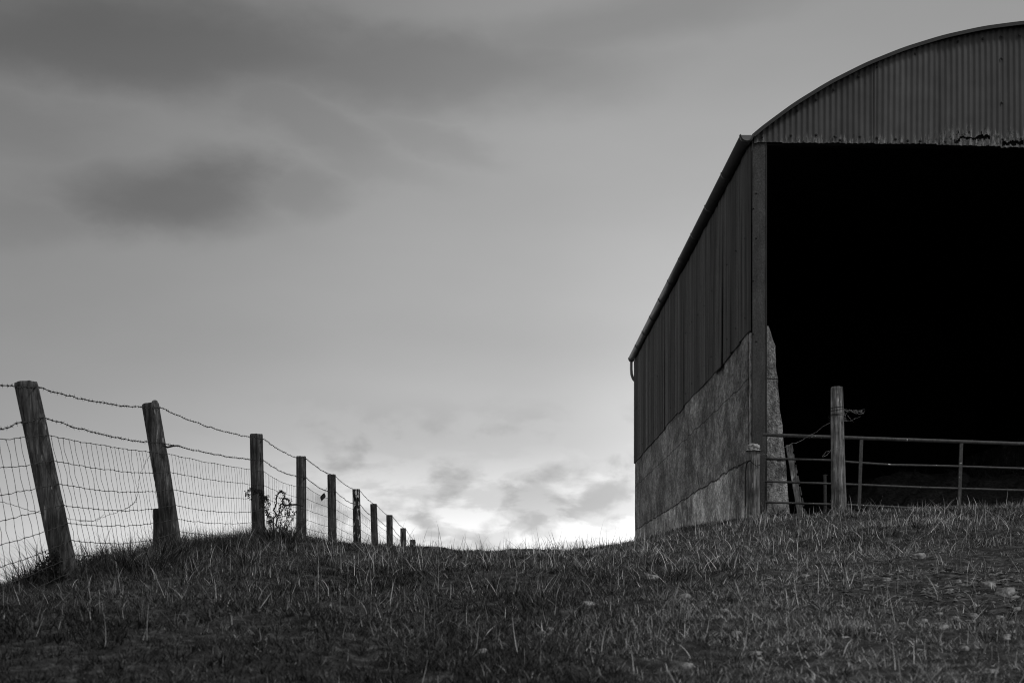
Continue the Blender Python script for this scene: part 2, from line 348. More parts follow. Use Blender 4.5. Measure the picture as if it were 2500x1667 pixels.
# ---------------------------------------------------------------- hay barn
B = empty('hay_barn', (3.17, 18.77, 0), .0086)
tag(B, 'round roofed corrugated iron hay barn with open black front on concrete walls', 'barn')
BW_, BL = 8.314, 16.05; RC = (4.157, 1.326); RR = 6.49; EZ = 6.216
def arc_z(x, dr=0): return RC[1]+math.sqrt(max((RR+dr)**2-(x-RC[0])**2, 0))
PIT = .076
seams = [0, .865, 1.605, 2.42, 3.276, 4.05, 4.85, 5.6, 6.4, 7.2, BW_]
# gable sheet with rusted-out holes along its lower edge
rr_ = random.Random(3)
tilt = [rr_.uniform(-.012, .012) for _ in seams]; shd = [.42, .46, .62, .54, .47, .5, .55, .5, .45, .5, .5]; ylap = [0, .006, -.010, .003, .010, 0, .008, 0, .008, 0, 0]
mb = MB(); cols = []; x = 0.02
while x < BW_-.02: cols.append(x); x += PIT/8
nb = 18; nr = 34
def bottom(x):
    k = max(i for i, s_ in enumerate(seams[:-1]) if x >= s_-1e-6)
    step = [0, -.004, -.012, -.03, -.05, -.045, -.05, -.05, -.05, -.05][k]
    return EZ+step-.006*abs(math.sin(math.pi*x/PIT))+(float(vnoise(x*9, 3.3))-.5)*.022*(1.0 if k != 2 else .3)
vv = []; sh_ = []
for x in cols:
    k = max(i for i, s_ in enumerate(seams[:-1]) if x >= s_-1e-6); zb = bottom(x); zt = arc_z(x, -.035)
    zt = max(zt, zb+.01)
    for j in range(nb+nr+1):
        z = zb+min(.15, (zt-zb)*.5)*(j/nb) if j <= nb else None
        if z is None:
            z1 = zb+min(.15, (zt-zb)*.5); z = z1+(zt-z1)*((j-nb)/nr)
        y = -.045+.0085*math.sin(2*math.pi*(x+tilt[k]*(z-EZ))/PIT)+ylap[k]+.006*math.sin(z*3+k)
        if x-seams[k] < .012 and k > 0: y -= .006
        vv.append((x, y, z)); sh_.append(shd[k]+.22*(float(vnoise(x/PIT*1.7, z*.8+k))-.5)+.10*(float(vnoise(x*3.1, 7.7))-.5))
ff = []; R_ = nb+nr+1
for i in range(len(cols)-1):
    for j in range(R_-1):
        a = i*R_+j; cx = (cols[i]+cols[i+1])/2; cz = vv[a][2]
        zz = cz-bottom(cx); hole = False
        if 2.66 < cx < 3.14 and 0.02 < zz < .15:
            n = float(vnoise(cx*13+2, cz*5)); n2 = float(fbm(np.float64(cx*55), np.float64(cz*70), 3)); c0 = .075+.05*(n-.5)*2
            hole = abs(zz-c0) < .05*max(0, n2*1.9-.42)*(.4+1.2*float(vnoise(cx*9, 4.0)))+.004 if (cx > 2.78 or cx < 2.74) else abs(zz-c0-.01) < .02
        if 3.30 < cx < 3.58 and .015 < zz < .1:
            n2 = float(fbm(np.float64(cx*25+7), np.float64(cz*40), 3)); hole = abs(zz-.055-.02*(n2-.5)) < .05*max(0, n2*1.8-.35)+.006
        if 2.64 < cx < 2.86 and .13 < zz < .15: hole = float(vnoise(cx*60, cz*60)) > .72
        if not hole: ff.append((a, a+R_, a+R_+1, a+1))
mb.add(vv, ff, sh_); gab = mb.build('gable_cladding', M_gable, B, smooth=True)
def add_bolts(parent, pts, axis_='y', r=.013):
    for p in pts:
        b = MB(); n = 8; v = []; f = []
        for k in range(n):
            t_ = 2*math.pi*k/n; c_, s_ = math.cos(t_), math.sin(t_)
            for rad, dep in ((r*1.5, 0), (r*1.4, .004), (r*.8, .006), (r*.6, .013)):
                v.append((c_*rad, -dep, s_*rad) if axis_ == 'y' else (-dep, c_*rad, s_*rad))
        for k in range(n):
            a = k*4; c = ((k+1) % n)*4
            for q in range(3): f.append((a+q, c+q, c+q+1, a+q+1))
        f.append(tuple(k*4+3 for k in range(n)))
        b.add(v, f); b.build('bolt', M_bolt, parent, smooth=False, loc=p)
def gpx(px, py): return ((px-1837)/185, -.058, (1500-py)/185)
zb = [(258,1104),(488,1092),(690,1088),(838,1100),(1037,1100),(1175,1108),(1323,1120),(1420,1132),(1520,1135),(1720,1137),(540,893),(690,806),(830,727),(1026,618),(1178,548),(1176,525),(1475,442),(1820,340),(2020,318),(2168,298),(2170,475),(2172,827),(2310,286),(880,1128),(2178,1118),(2325,1112)]
add_bolts(gab, [gpx(1780+a*.3061, b*.3061) for a, b in zb])
# roof, barge trim
mb = MB(); NA = 110; a0 = math.asin((0-.02-RC[0])/RR); a1 = -a0; ny = int(BL/PIT*5); v = []; f = []
for j in range(ny+1):
    y = -.12+(BL+.24)*j/ny; dr = -.010+.008*math.sin(2*math.pi*y/PIT)
    for i in range(NA+1):
        a = a0+(a1-a0)*i/NA; v.append((RC[0]+(RR+dr)*math.sin(a), y, RC[1]+(RR+dr)*math.cos(a)))
for j in range(ny):
    for i in range(NA): k = j*(NA+1)+i; f.append((k, k+1, k+NA+2, k+NA+1))
mb.add(v, f); mb.build('roof', M_roof, B, smooth=True)
for yy, nm in ((-.13, 'barge_trim'), (BL+.125, 'barge_trim')):
    mb = MB(); v = []; f = []; NB = 150
    for i in range(NB+1):
        a = a0+(a1-a0)*i/NB; w = .0012*math.sin(i*.7)
        for rad, dy in ((RR-.046+w, 0), (RR+.001+w, 0), (RR+.001+w, .05), (RR-.046+w, .008)):
            v.append((RC[0]+rad*math.sin(a), yy+dy, RC[1]+rad*math.cos(a)))
    for i in range(NB):
        for q in range(4): k = i*4; f.append((k+q, k+(q+1) % 4, k+4+(q+1) % 4, k+4+q))
    f += [(0, 1, 2, 3), (NB*4+3, NB*4+2, NB*4+1, NB*4)]
    mb.add(v, f); mb.build(nm, M_trim, B)
# concrete wall: tapered towards the inside
def conc_wall(xo, sgn, parent):
    mb = MB(); v = []; f = []; ys = [.20]+list(np.arange(.5, BL-.1, .5))+[BL-.02]; zs = list(np.linspace(.4, 3.85, 40))
    ring = []
    for y in ys:
        n0 = len(v)
        for z in zs: v.append((xo+sgn*(float(vnoise(y*1.3, z*2))-.5)*.012, y, z))
        for z in zs[::-1]:
            th = .345+(3.85-z)/2.55*.21
            if z > 3.6: th -= .05*(z-3.6)/.25+.02
            th += (float(fbm(np.float64(z*4+3), np.float64(y*.7+1), 3))-.5)*.045
            if 3.2 < z < 3.35: th -= .015
            v.append((xo+sgn*th, y, z))
        ring.append(n0)
    m_ = 2*len(zs)
    for i in range(len(ys)-1):
        for k in range(m_): a = ring[i]; b = ring[i+1]; f.append((a+k, a+(k+1) % m_, b+(k+1) % m_, b+k))
    L = len(zs)
    for i in (0, len(ys)-1):
        for k in range(L-1):
            a = ring[i]; q = (a+k, a+k+1, a+m_-2-k, a+m_-1-k); f.append(q if i == 0 else q[::-1])
    mb.add(v, f); return mb.build('concrete_wall', M_conc, parent)
conc_wall(-.022, 1, B); conc_wall(BW_+.022, -1, B)
# side cladding in lapped corrugated sheets
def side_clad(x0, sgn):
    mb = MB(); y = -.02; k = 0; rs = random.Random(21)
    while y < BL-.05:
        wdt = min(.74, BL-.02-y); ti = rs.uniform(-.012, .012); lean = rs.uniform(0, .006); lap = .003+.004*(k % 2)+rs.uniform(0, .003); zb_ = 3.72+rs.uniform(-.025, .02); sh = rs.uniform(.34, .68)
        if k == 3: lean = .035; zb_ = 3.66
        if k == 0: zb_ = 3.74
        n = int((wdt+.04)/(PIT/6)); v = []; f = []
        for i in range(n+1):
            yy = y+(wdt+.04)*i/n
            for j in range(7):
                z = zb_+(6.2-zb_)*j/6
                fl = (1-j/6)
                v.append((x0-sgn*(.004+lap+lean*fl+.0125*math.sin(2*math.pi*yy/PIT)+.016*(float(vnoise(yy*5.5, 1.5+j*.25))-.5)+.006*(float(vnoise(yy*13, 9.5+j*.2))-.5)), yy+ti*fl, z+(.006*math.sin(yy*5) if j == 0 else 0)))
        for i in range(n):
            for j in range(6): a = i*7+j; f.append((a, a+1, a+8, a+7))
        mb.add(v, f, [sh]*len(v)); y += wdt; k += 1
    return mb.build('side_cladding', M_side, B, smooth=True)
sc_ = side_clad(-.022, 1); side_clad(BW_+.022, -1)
rs = random.Random(5)
add_bolts(sc_, [(-.050, y, z) for y in np.arange(.25, 15.9, .76) for z in (3.95+rs.uniform(-.05, .05), 5.0+rs.uniform(-.06, .06))], 'x', .009)
# back wall and near-black inner skin, interior shade put into their colour
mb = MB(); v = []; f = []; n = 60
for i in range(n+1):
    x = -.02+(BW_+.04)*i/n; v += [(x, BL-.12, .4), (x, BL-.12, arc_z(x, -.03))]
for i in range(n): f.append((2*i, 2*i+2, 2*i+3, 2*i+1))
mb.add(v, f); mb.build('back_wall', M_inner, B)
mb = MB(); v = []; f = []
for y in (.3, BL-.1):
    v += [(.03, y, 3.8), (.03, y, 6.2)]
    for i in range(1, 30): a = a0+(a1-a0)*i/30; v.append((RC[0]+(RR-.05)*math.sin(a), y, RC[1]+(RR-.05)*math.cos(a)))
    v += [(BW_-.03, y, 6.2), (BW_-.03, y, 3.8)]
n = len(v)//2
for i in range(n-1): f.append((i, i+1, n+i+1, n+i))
mb.add(v, f); mb.build('dark_inner_skin', M_inner, B)
# front columns: steel I section, flange to the front
for x0 in (0, BW_-.19):
    mb = MB(); mb.box((x0, -.02, .6), (x0+.19, -.006, 6.24)); mb.box((x0+.088, -.006, .6), (x0+.102, .166, 6.24)); mb.box((x0, .166, .6), (x0+.19, .18, 6.24))
    c = mb.build('column', M_steel, B)
    mb = MB(); mb.tube([(x0+.185, -.026, .9), (x0+.185, -.026, 6.2)], .006, 6); mb.build('edge_bead', M_trim, c)
    add_bolts(c, [(x0+.05, -.022, z) for z in (5.55, 4.96, 3.6)] + [(x0+.012, -.022, z) for z in (5.35, 4.4, 3.7)], 'y', .008)
# eaves beam
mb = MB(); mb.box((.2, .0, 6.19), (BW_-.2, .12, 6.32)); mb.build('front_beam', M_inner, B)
# gutter: half round with collars
def gut(mb, y0, y1, r, xc, zc, th=.006, seg=14):
    v = []; f = []
    for y in (y0, y1):
        for rad in (r, r-th):
            for i in range(seg+1): a = math.pi+math.pi*i/seg; v.append((xc+rad*math.cos(a), y, zc+rad*math.sin(a)*1.05))
    k = seg+1
    for i in range(seg):
        f += [(i, i+1, 2*k+i+1, 2*k+i), (k+i, 3*k+i, 3*k+i+1, k+i+1), (i, k+i, k+i+1, i+1), (2*k+i, 2*k+i+1, 3*k+i+1, 3*k+i)]
    f += [(0, 2*k, 3*k, k), (seg, k+seg, 3*k+seg, 2*k+seg)]
    mb.add(v, f)
GXc, GZc = -.095, 6.285
mb = MB(); gut(mb, -.16, BL+.12, .085, GXc, GZc); gt = mb.build('gutter', M_gut, B, smooth=True)
for k in range(11):
    y = -.12+k*1.61+rs.uniform(-.05, .05); m_ = MB(); gut(m_, y, y+.045, .093, GXc, GZc, .008); m_.build('gutter_collar', M_gut, gt)
m_ = MB(); v = [(GXc, BL+.1, GZc)]; v += [(GXc+.083*math.cos(math.pi+math.pi*i/14), BL+.1, GZc+.085*math.sin(math.pi+math.pi*i/14)) for i in range(15)]
m_.add(v, [(0, i+1, i+2) for i in range(14)]); m_.build('end_cap', M_gut, gt)
m_ = MB(); v = [(GXc, -.13, GZc-.004)]; v += [(GXc+.079*math.cos(math.pi+math.pi*i/14), -.13, GZc-.004+.08*math.sin(math.pi+math.pi*i/14)) for i in range(15)]
m_.add(v, [(0, i+1, i+2) for i in range(14)]); m_.build('end_cap', M_cap, gt)
m_ = MB(); m_.tube([(-.11, BL+.02, 6.22), (-.11, BL+.02, 6.0), (-.10, BL+.03, 5.88), (-.06, BL+.06, 5.78), (.02, BL+.10, 5.70), (.06, BL+.12, 5.6), (.06, BL+.12, 1.3)], .035, 10); m_.build('downpipe', M_pipe, B, smooth=True)
m_ = MB(); gut(m_, 0, 0, .01, 0, 0) if False else m_.box((-.012, -.055, 6.10), (-.002, -.02, 6.30)); m_.build('corner_strip', M_trim, B)
m_ = MB(); v = []; f = []
for i in range(40):
    z = 1.0+2.72*i/39; w = .004*float(vnoise(i*.9, 2.0)); v += [(-.024-w, .10, z), (-.024-w, .004, z), (-.010+w, .004, z), (-.010+w, .10, z)]
    if i: f += [(4*i-4+k, 4*i-4+(k+1) % 4, 4*i+(k+1) % 4, 4*i+k) for k in range(4)]
m_.add(v, f); m_.build('lit_wall_edge', M_edge_light, B)  # thin added strip, the lit wall corner put into its colour

# dark straw heap inside
mb = MB(); rs = random.Random(9)
hx, hy = np.meshgrid(np.linspace(.9, 7.6, 60), np.linspace(2.0, 9, 50))
hz = 1.25+1.1*sstep(hy, 2.0, 5.5)*sstep(hx, .8, 3.5)+(fbm(hx*3, hy*3, 3)-.5)*.35
v = [(a, b, c) for a, b, c in zip(hx.ravel(), hy.ravel(), hz.ravel())]; f = [(j*60+i, j*60+i+1, (j+1)*60+i+1, (j+1)*60+i) for j in range(49) for i in range(59)]
for _ in range(2600):
    i = rs.randrange(len(v)-1); p = Vector(v[i]) if i < 3000 else Vector(v[rs.randrange(2999)])
    d = Vector((rs.uniform(-1, 1), rs.uniform(-1, .2), rs.uniform(-.1, .8))).normalized()*rs.uniform(.08, .28); s_ = Vector((.004, 0, .002)); n = len(v)
    v += [p-s_, p+s_, p+d]; f.append((n, n+1, n+2))
mb.add(v, f); o = mb.build('straw_heap', M_straw, None, loc=(3.17, 18.77, 0)); tag(o, 'dim heap of old straw in the black interior behind the gate', 'straw heap')

# ---------------------------------------------------------------- timber posts
def post(name, base, top, r0, r1, m, seed, cracks=(), bury=.25, chips=0, slant=0.0, knob=False, rough=1.0):
    rs = random.Random(seed); base = Vector(base); top = Vector(top); ax = top-base; L = ax.length; u = ax.normalized()
    a = u.cross(Vector((0, 1, 0))).normalized(); b = a.cross(u)*-1
    n = 104 if len(cracks) > 1 else 56; K = 90 if len(cracks) > 1 else 70; mb = MB(); v = []; f = []
    ph = [rs.uniform(0, 6.28) for _ in range(6)]
    for k in range(K+1):
        s_ = -bury+(L+bury)*k/K; q = max(0, s_/L); r = r0+(r1-r0)*q
        bow = .006*rough*math.sin(q*3+ph[0]); 
        for i in range(n):
            t_ = 2*math.pi*i/n
            d = .022*math.sin(2*t_+ph[1]+q)+.014*math.sin(3*t_+ph[2])+.010*math.sin(7*t_+ph[3]+2*q)+.008*math.sin(13*t_+ph[4])
            d += .05*(float(vnoise(t_*5+seed*3.1, s_*3+seed))-.5)+.03*(float(vnoise(t_*14+seed, s_*12))-.5)
            rr2 = r*(1+d*rough)
            for (tc_, s0, s1, dep, wig) in cracks:
                if s0 <= s_ <= s1:
                    tt = tc_+wig*math.sin(s_*7+seed)+.12*math.sin(s_*23); dd = abs((t_-tt+math.pi) % (2*math.pi)-math.pi)
                    e = min(1, (s_-s0)/.06, (s1-s_)/.12) ; rr2 -= r*dep*max(0, 1-dd/.11)**.6*max(0, e)*2.0
            zc = s_
            if k == K: rr2 *= .975; 
            if k >= K-1: zc += slant*math.cos(t_)*r+.10*r*(float(vnoise(t_*4+seed, 9.0))-.5)
            if k == K-1: zc -= .006
            v.append(a*math.cos(t_)*rr2+b*math.sin(t_)*rr2+u*zc+a*bow)
    for k in range(K):
        for i in range(n): f.append((k*n+i, k*n+(i+1) % n, (k+1)*n+(i+1) % n, (k+1)*n+i))
    c0 = len(v); ce = u*(L+.003)
    for rad in (.6, .25):
        for i in range(n):
            p = v[K*n+i]; v.append(ce+(p-ce)*rad+u*(.01*(float(vnoise(i*.6+seed, rad*9))-.5)))
    v.append(ce)
    for i in range(n):
        j = (i+1) % n
        f += [(K*n+i, K*n+j, c0+j, c0+i), (c0+i, c0+j, c0+n+j, c0+n+i), (c0+n+i, c0+n+j, len(v)-1)]
    mb.add(v, f)
    if knob: mb.tube([ce+a*(-r1*.55)-u*.03, ce+a*(-r1*.5)+u*.012, ce+a*(-r1*.5)+u*.022], [r1*.38, r1*.36, r1*.2], 10)
    return mb.build(name, m, None, smooth=True, loc=base)

# (top x, top y, base x, width px, distance)
FP = [(-560, 845, -500, 88, 5.4), (60, 935, 166, 54, 8.5), (368, 986, 424, 40, 11.6), (626.5, 1060, 631, 31, 15.7), (734.5, 1114, 736, 23.5, 18.4), (809, 1158, 813, 20, 22.0),
      (869.5, 1194, 872.5, 18.5, 24.6), (912, 1230, 915.5, 16.3, 27.4), (950.5, 1257, 951.5, 15.6, 29.6), (984, 1289, 985, 14.2, 32.8), (1007, 1317, 1007, 13.6, 35.2)]
LB = ['leaning timber fence post out past the left edge of the view',
 'largest fence post, nearest the left edge, leaning left with a long split',
 'leaning fence post with split knobbly top, a short stub post at its foot',
 'upright round fence post wrapped in dead bindweed, first upright one after the two leaning posts',
 'upright fence post with a horizontal stick poking from it beside the dead weeds',
 'plain upright fence post with a dead leaf hanging on the wire to its left',
 'blotched fence post with dark peeling bark',
 'upright fence post just beyond the blotched peeling post',
 'eighth post of the fence counted from the left, on the crest',
 'small far fence post next to last before the crest hides the line',
 'tiny farthest fence post, only its top showing over the crest']
posts = []
for i, (tx, ty, bx, w, d) in enumerate(FP):
    topp = at(tx, ty, d); r = w/2*d/F; bX = (bx-1250)/F*d; dz = 1.13
    bz = h1(bX, d); base = Vector((bX, d, bz))
    if i == 1: # base x was read at the visible foot
        pass
    cr = {1: [(4.55, .05, .62, .22, .10), (5.0, .3, .5, .08, .1)], 2: [(4.35, .1, 1.15, .24, .12), (4.0, .0, .5, .1, .1), (5.2, .5, .8, .08, 0)], 3: [(4.6, 0, .3, .12, .1)], 5: [(4.3, 0, .5, .08, .1)]}.get(i, [])
    o = post('fence_post', base, topp, r*1.05, r*(1.0 if i != 2 else 1.02), M_wood_peel if i == 6 else M_wood, i+3, cr, slant=(.0, .10, .0, 0, 0, 0, 0, 0, 0, 0, 0)[i], knob=(i == 2), rough=1.0 if i < 3 else .6)
    tag(o, LB[i], 'fence post', 'timber posts of the wire fence'); posts.append((base, topp, r))
st = at(388, 1243, 11.75); sb = Vector((st.x+.003, 11.75, h1(st.x, 11.75)))
o = post('fence_post', sb, st, .055, .055, M_stub, 44, [(4.4, 0, .3, .1, .1)]); tag(o, 'short stub of an old post standing against the foot of the leaning split post', 'fence post', 'timber posts of the wire fence')

# ---------------------------------------------------------------- fence wires
def fpt(i, off, front=.012):       # point on the camera-side face of post i, off metres below its top
    b, tp, r = posts[i]; u = (tp-b).normalized(); p = tp-u*off; return p+Vector((r+front*.4, -.2*r, 0)) if i > 0 else p+Vector((r, 0, 0))
def spanline(offs, sag, rs, n=26, kink=.004):
    out = []; P = [fpt(i, offs[i]) for i in range(len(posts))]
    for i in range(len(P)-1):
        nn = n if i < 4 else n//2
        for k in range(nn):
            q = k/nn; p = P[i].lerp(P[i+1], q); p.z -= sag[i]*4*q*(1-q); 
            if 0 < k: p += Vector((rs.gauss(0, kink), 0, rs.gauss(0, kink)))
            out.append(p)
    out.append(P[-1]); return out
def resample(pts, step):
    out = [pts[0].copy()]; acc = 0
    for a, b in zip(pts[:-1], pts[1:]):
        L = (b-a).length; d = step-acc
        while d <= L: out.append(a.lerp(b, d/L)); d += step
        acc = (acc+L) % step
    return out
offB1 = [.02, .025, .03, .05, .03, .03, .03, .03, .03, .03, .03]; offB2 = [.42, .21, .33, .29, .27, .27, .27, .27, .27, .27, .27]
offN = [.36, .32, .41, .41, .39, .39, .40, .40, .40, .40, .40]
def barbed(offs, sag, seed, label, kinks=()):
    rs = random.Random(seed); ln = spanline(offs, sag, rs, kink=.0035); mb = MB()
    fine = resample(ln, .012)
    if len(fine) > 1:
        for ph in (0, math.pi):
            mb.tube([p+Vector((math.cos(k*.9+ph)*.0014, 0, math.sin(k*.9+ph)*.0014)) for k, p in enumerate(fine) if p.y > 5.0 and (p.y < 20 or k % 4 == 0)], .0021, 4, False)
    for p in resample(ln, .088):
        q = p+Vector((0, rs.uniform(-.01, .01), 0)); d = Vector((rs.gauss(0, .1), 1, rs.gauss(0, .1))).normalized()
        mb.tube([q-d*.007, q+d*.007], .0050, 6)
        th = rs.uniform(0, 3.14)
        for k in range(4):
            a = th+k*math.pi/2+rs.uniform(-.3, .3); e = Vector((math.cos(a), rs.uniform(-.5, .5), math.sin(a))).normalized()*rs.uniform(.013, .019)
            o_ = d*(.006 if k % 2 else -.006); mb.tube([q+o_, q+o_+e], [.0017, .0007], 3, False)
    o = mb.build('barbed_wire', M_wire, None); return tag(o, label, 'barbed wire', 'barbed wires of the fence')
barbed(offB1, [.03, .035, .045, .05, .03, .05, .04, .05, .04, .04], 1, 'top strand of rusty barbed wire stapled along the post tops')
barbed(offB2, [.03, .03, .02, .05, .06, .05, .05, .05, .05, .04], 2, 'lower strand of rusty barbed wire just above the netting')
NETT = empty('wire_netting', (posts[1][0].x, 8.5, posts[1][0].z)); tag(NETT, 'square mesh stock netting hung below the two barbed wires', 'wire netting')
cum = np.cumsum([0, .155, .142, .128, .113, .102, .09, .078]); rs = random.Random(77); lines = []
for k, c in enumerate(cum):
    offs = [o_+c*1.0 for o_ in offN]; sg = [.015+.006*k*(i < 3)+rs.uniform(-.006, .01)+(.03 if k == 0 and i in (3, 4) else 0) for i in range(10)]
    lines.append(spanline(offs, sg, random.Random(k+5), n=26, kink=.0022))
ys_st = []; y = 6.6
while y < 35: ys_st.append(y); y += .118*(1+rs.uniform(-.09, .09))
def at_y(ln, y):
    for a, b in zip(ln[:-1], ln[1:]):
        if a.y <= y <= b.y and b.y > a.y: return a.lerp(b, (y-a.y)/(b.y-a.y))
    return ln[-1]
off0 = NETT.location
for k, ln in enumerate(lines):
    mb = MB(); fine = [p for p in resample(ln, .05) if p.y > 6.5]
    mb.tube([p+Vector((0, 0, .0022*math.sin(i*2.1)))-off0 for i, p in enumerate(fine)], .0021, 4, False)
    for y in ys_st: mb.blob(at_y(ln, y)-off0, .0062, (1, 1.5, .8))
    mb.build('line_wire', M_wire, NETT)
restmb = MB(); jit = [0.0]*8
for n_, y in enumerate(ys_st):
    jit = [.7*j+rs.gauss(0, .007) for j in jit]
    pts = []
    for k, ln in enumerate(lines):
        p = at_y(ln, y)-off0
        pts.append(p)
        if k < 7:
            q = at_y(lines[k+1], y)-off0; m_ = p.lerp(q, .5)+Vector((rs.gauss(0, .003), rs.gauss(0, .010), 0)); pts.append(m_)
    if n_ < 100:
        mb = MB(); mb.tube(pts, .00155, 4, False); mb.build('stay_wire', M_wire, NETT)
    else: restmb.tube(pts, .00155, 3, False)
o = restmb.build('stay_wires', M_wire, NETT); o['kind'] = 'stuff'
# bits of loose wire caught on the fence
def wpts(lst, d): return [at(x, y, d if not isinstance(d, (list, tuple)) else d[i]) for i, (x, y) in enumerate(lst)]
def curl(pts, rs, n=5, amp=.004):
    out = []
    for a, b in zip(pts[:-1], pts[1:]):
        for k in range(n): out.append(a.lerp(b, k/n)+Vector((rs.gauss(0, amp), rs.gauss(0, amp), rs.gauss(0, amp))))
    return out+[pts[-1]]
rs = random.Random(4)
def z1(x, y): return (x*.357, 900+y*.357)
mb = MB()
mb.tube(curl(wpts([z1(*p) for p in [(1025,590),(985,645),(960,720),(945,790),(938,850),(932,905),(890,940),(840,965),(770,995),(700,1015),(650,1038),(600,1040),(540,1042)]], [11.2, 11.1, 11, 11, 10.9, 10.9, 10.7, 10.5, 10.3, 10, 9.9, 9.7, 9.4]), rs), .0016, 4)
mb.tube(curl(wpts([z1(*p) for p in [(938,870),(928,900),(880,945),(830,980)]], [10.9, 10.8, 10.7, 10.4]), rs), .0016, 4)
mb.tube(curl(wpts([z1(*p) for p in [(715,998),(670,1020),(640,1040),(480,1030),(452,1020)]], [10, 9.9, 9.8, 9.2, 9.0]), rs, 5, .002), .0013, 4)
tag(mb.build('loose_wire', M_wire), 'loose strand of wire curling down the netting between the two leaning posts', 'loose wire')
mb = MB(); mb.tube(curl(wpts([z1(*p) for p in [(-60,905),(30,912),(110,940),(190,965),(250,980),(300,988)]], [7.6, 7.8, 8.0, 8.2, 8.3, 8.45]), rs, 4, .0015), .0015, 4)
tag(mb.build('loose_wire', M_wire), 'loose strand of wire crossing the netting left of the largest post', 'loose wire')
# sticks caught in the wires
mb = MB(); p = posts[2]
mb.tube([at(398, 1087, 11.5), at(409, 1091.5, 11.5), at(420, 1089, 11.5), at(433, 1087, 11.5), at(443, 1088, 11.5)], [.006, .008, .007, .004, .002], 6)
tag(mb.build('stick', M_plant), 'short dark stick caught in the barbed wire right of the leaning split post', 'stick')
mb = MB(); mb.tube([at(691, 1233, 18.2), at(708, 1232, 18.2), at(727, 1231, 18.2), at(740, 1236, 18.2)], [.007, .010, .012, .006], 6)
tag(mb.build('stick', M_plant), 'dark horizontal stick poking left from the fourth fence post above dead weeds', 'stick')
mb = MB(); rs = random.Random(8); c = at(788, 1213, 21); mb.tube([at(798, 1190, 21.2), at(792, 1205, 21), c], .002, 4)
v = []; f = []
for i in range(7):
    q = i/6; w = .035*math.sin(math.pi*min(1, q*1.05+.02))+.003
    for s_ in (-1, 0, 1): v.append(c+Vector((s_*w+.03*(1-2*q)*.6, .01*s_*s_+.008*math.sin(q*5), .06-.12*q)))
for i in range(6):
    for s_ in (0, 1): f.append((i*3+s_, i*3+s_+1, i*3+s_+4, i*3+s_+3))
mb.add(v, f); tag(mb.build('dead_leaf', M_plant), 'single dead leaf dangling from the lower barbed wire beside a plain post', 'leaf')

# ---------------------------------------------------------------- weeds
def weed(base, specs, seed, name, label, cat, mat_=None, leaf=.02, nleaf=10, leafy=1.0):
    rs = random.Random(seed); mb = MB(); base = Vector(base)
    for (pts, r) in specs:
        if name == 'dead_weed': r *= 1.35
        pts = [Vector(p)-base for p in pts]; q = []
        for a, b in zip(pts[:-1], pts[1:]):
            for k in range(6): q.append(a.lerp(b, k/6)+Vector((rs.gauss(0, r*.7), rs.gauss(0, r*.7), rs.gauss(0, r*.7))))
        q.append(pts[-1]); mb.tube(q, [r*(1-.6*i/len(q)) for i in range(len(q))], 5)
        for _ in range(int(nleaf*leafy)):
            p = q[rs.randrange(len(q)//4, len(q))]; e = Vector((rs.gauss(0, 1), rs.gauss(0, 1), rs.gauss(-.1, .8))).normalized(); l = leaf*rs.uniform(.7, 2.2)
            p2 = p+e*l; mb.tube([p, p2], [r*.3, r*.2], 3)
            for _k in range(2):
                s_ = Vector((rs.gauss(0, 1), rs.gauss(0, 1), rs.gauss(0, 1))).normalized()*l*.32; e2 = Vector((rs.gauss(0, 1), rs.gauss(0, 1), rs.gauss(-.3, 1))).normalized()*l*.7; n = len(mb.v)
                mb.v += [tuple(p2), tuple(p2+e2*.5+s_), tuple(p2+e2), tuple(p2+e2*.5-s_*.8+e*.004)]; mb.f.append((n, n+1, n+2, n+3)); mb.a += [.5]*4
    o = mb.build(name, mat_ or M_plant, None, loc=base); return tag(o, label, cat)
def z3(x, y, d): return at(580+x*.236, 1030+y*.236, d)
g = z3(400, 1215, 17); g.z = h1(g.x, g.y)
weed(g, [([g, z3(370,1050,17), z3(385,930,17), z3(400,790,17), z3(430,720,17), z3(470,715,17), z3(488,760,17)], .008),
         ([g, z3(400,1120,16.8), z3(420,990,16.8), z3(440,880,16.8), z3(470,800,16.8), z3(510,785,16.8), z3(545,830,16.8), z3(550,900,16.8), z3(540,970,16.8)], .009),
         ([g, z3(440,1160,17.1), z3(500,1050,17.1), z3(520,940,17.1), z3(500,850,17.1)], .006),
         ([g, z3(430,1130,17.0), z3(450,1020,17), z3(455,920,17), z3(480,830,17)], .006),
         ([g, z3(350,1100,17.2), z3(330,1020,17.2), z3(310,960,17.2), z3(290,880,17.2)], .005),
         ([g, z3(480,1140,16.9), z3(560,1010,16.9), z3(590,930,16.9)], .004)], 5, 'dead_weed', 'tangled clump of dead dark weeds with arching stems between third and fourth posts', 'weed', nleaf=85, leaf=.015)
g = z3(270, 1120, 15.6); g.z = h1(g.x, g.y)
weed(g, [([g, z3(272,1000,15.5), z3(265,880,15.45), z3(272,780,15.45), z3(240,710,15.4), z3(180,685,15.4), z3(120,690,15.5), z3(98,740,15.5), z3(135,780,15.45)], .007),
         ([z3(265,860,15.45), z3(255,790,15.45), z3(230,740,15.4), z3(175,700,15.4), z3(150,760,15.4)], .006),
         ([z3(275,900,15.5), z3(310,930,15.6), z3(345,1000,15.8), z3(330,1060,15.9)], .004),
         ([z3(275,820,15.5), z3(290,760,15.6), z3(300,800,15.7), z3(320,860,15.8)], .004)], 6, 'bindweed', 'dead bindweed stem twisted round the third fence post', 'climbing plant', nleaf=110, leaf=.014)
g = z3(560, 1230, 17.6); g.z = h1(g.x, g.y)
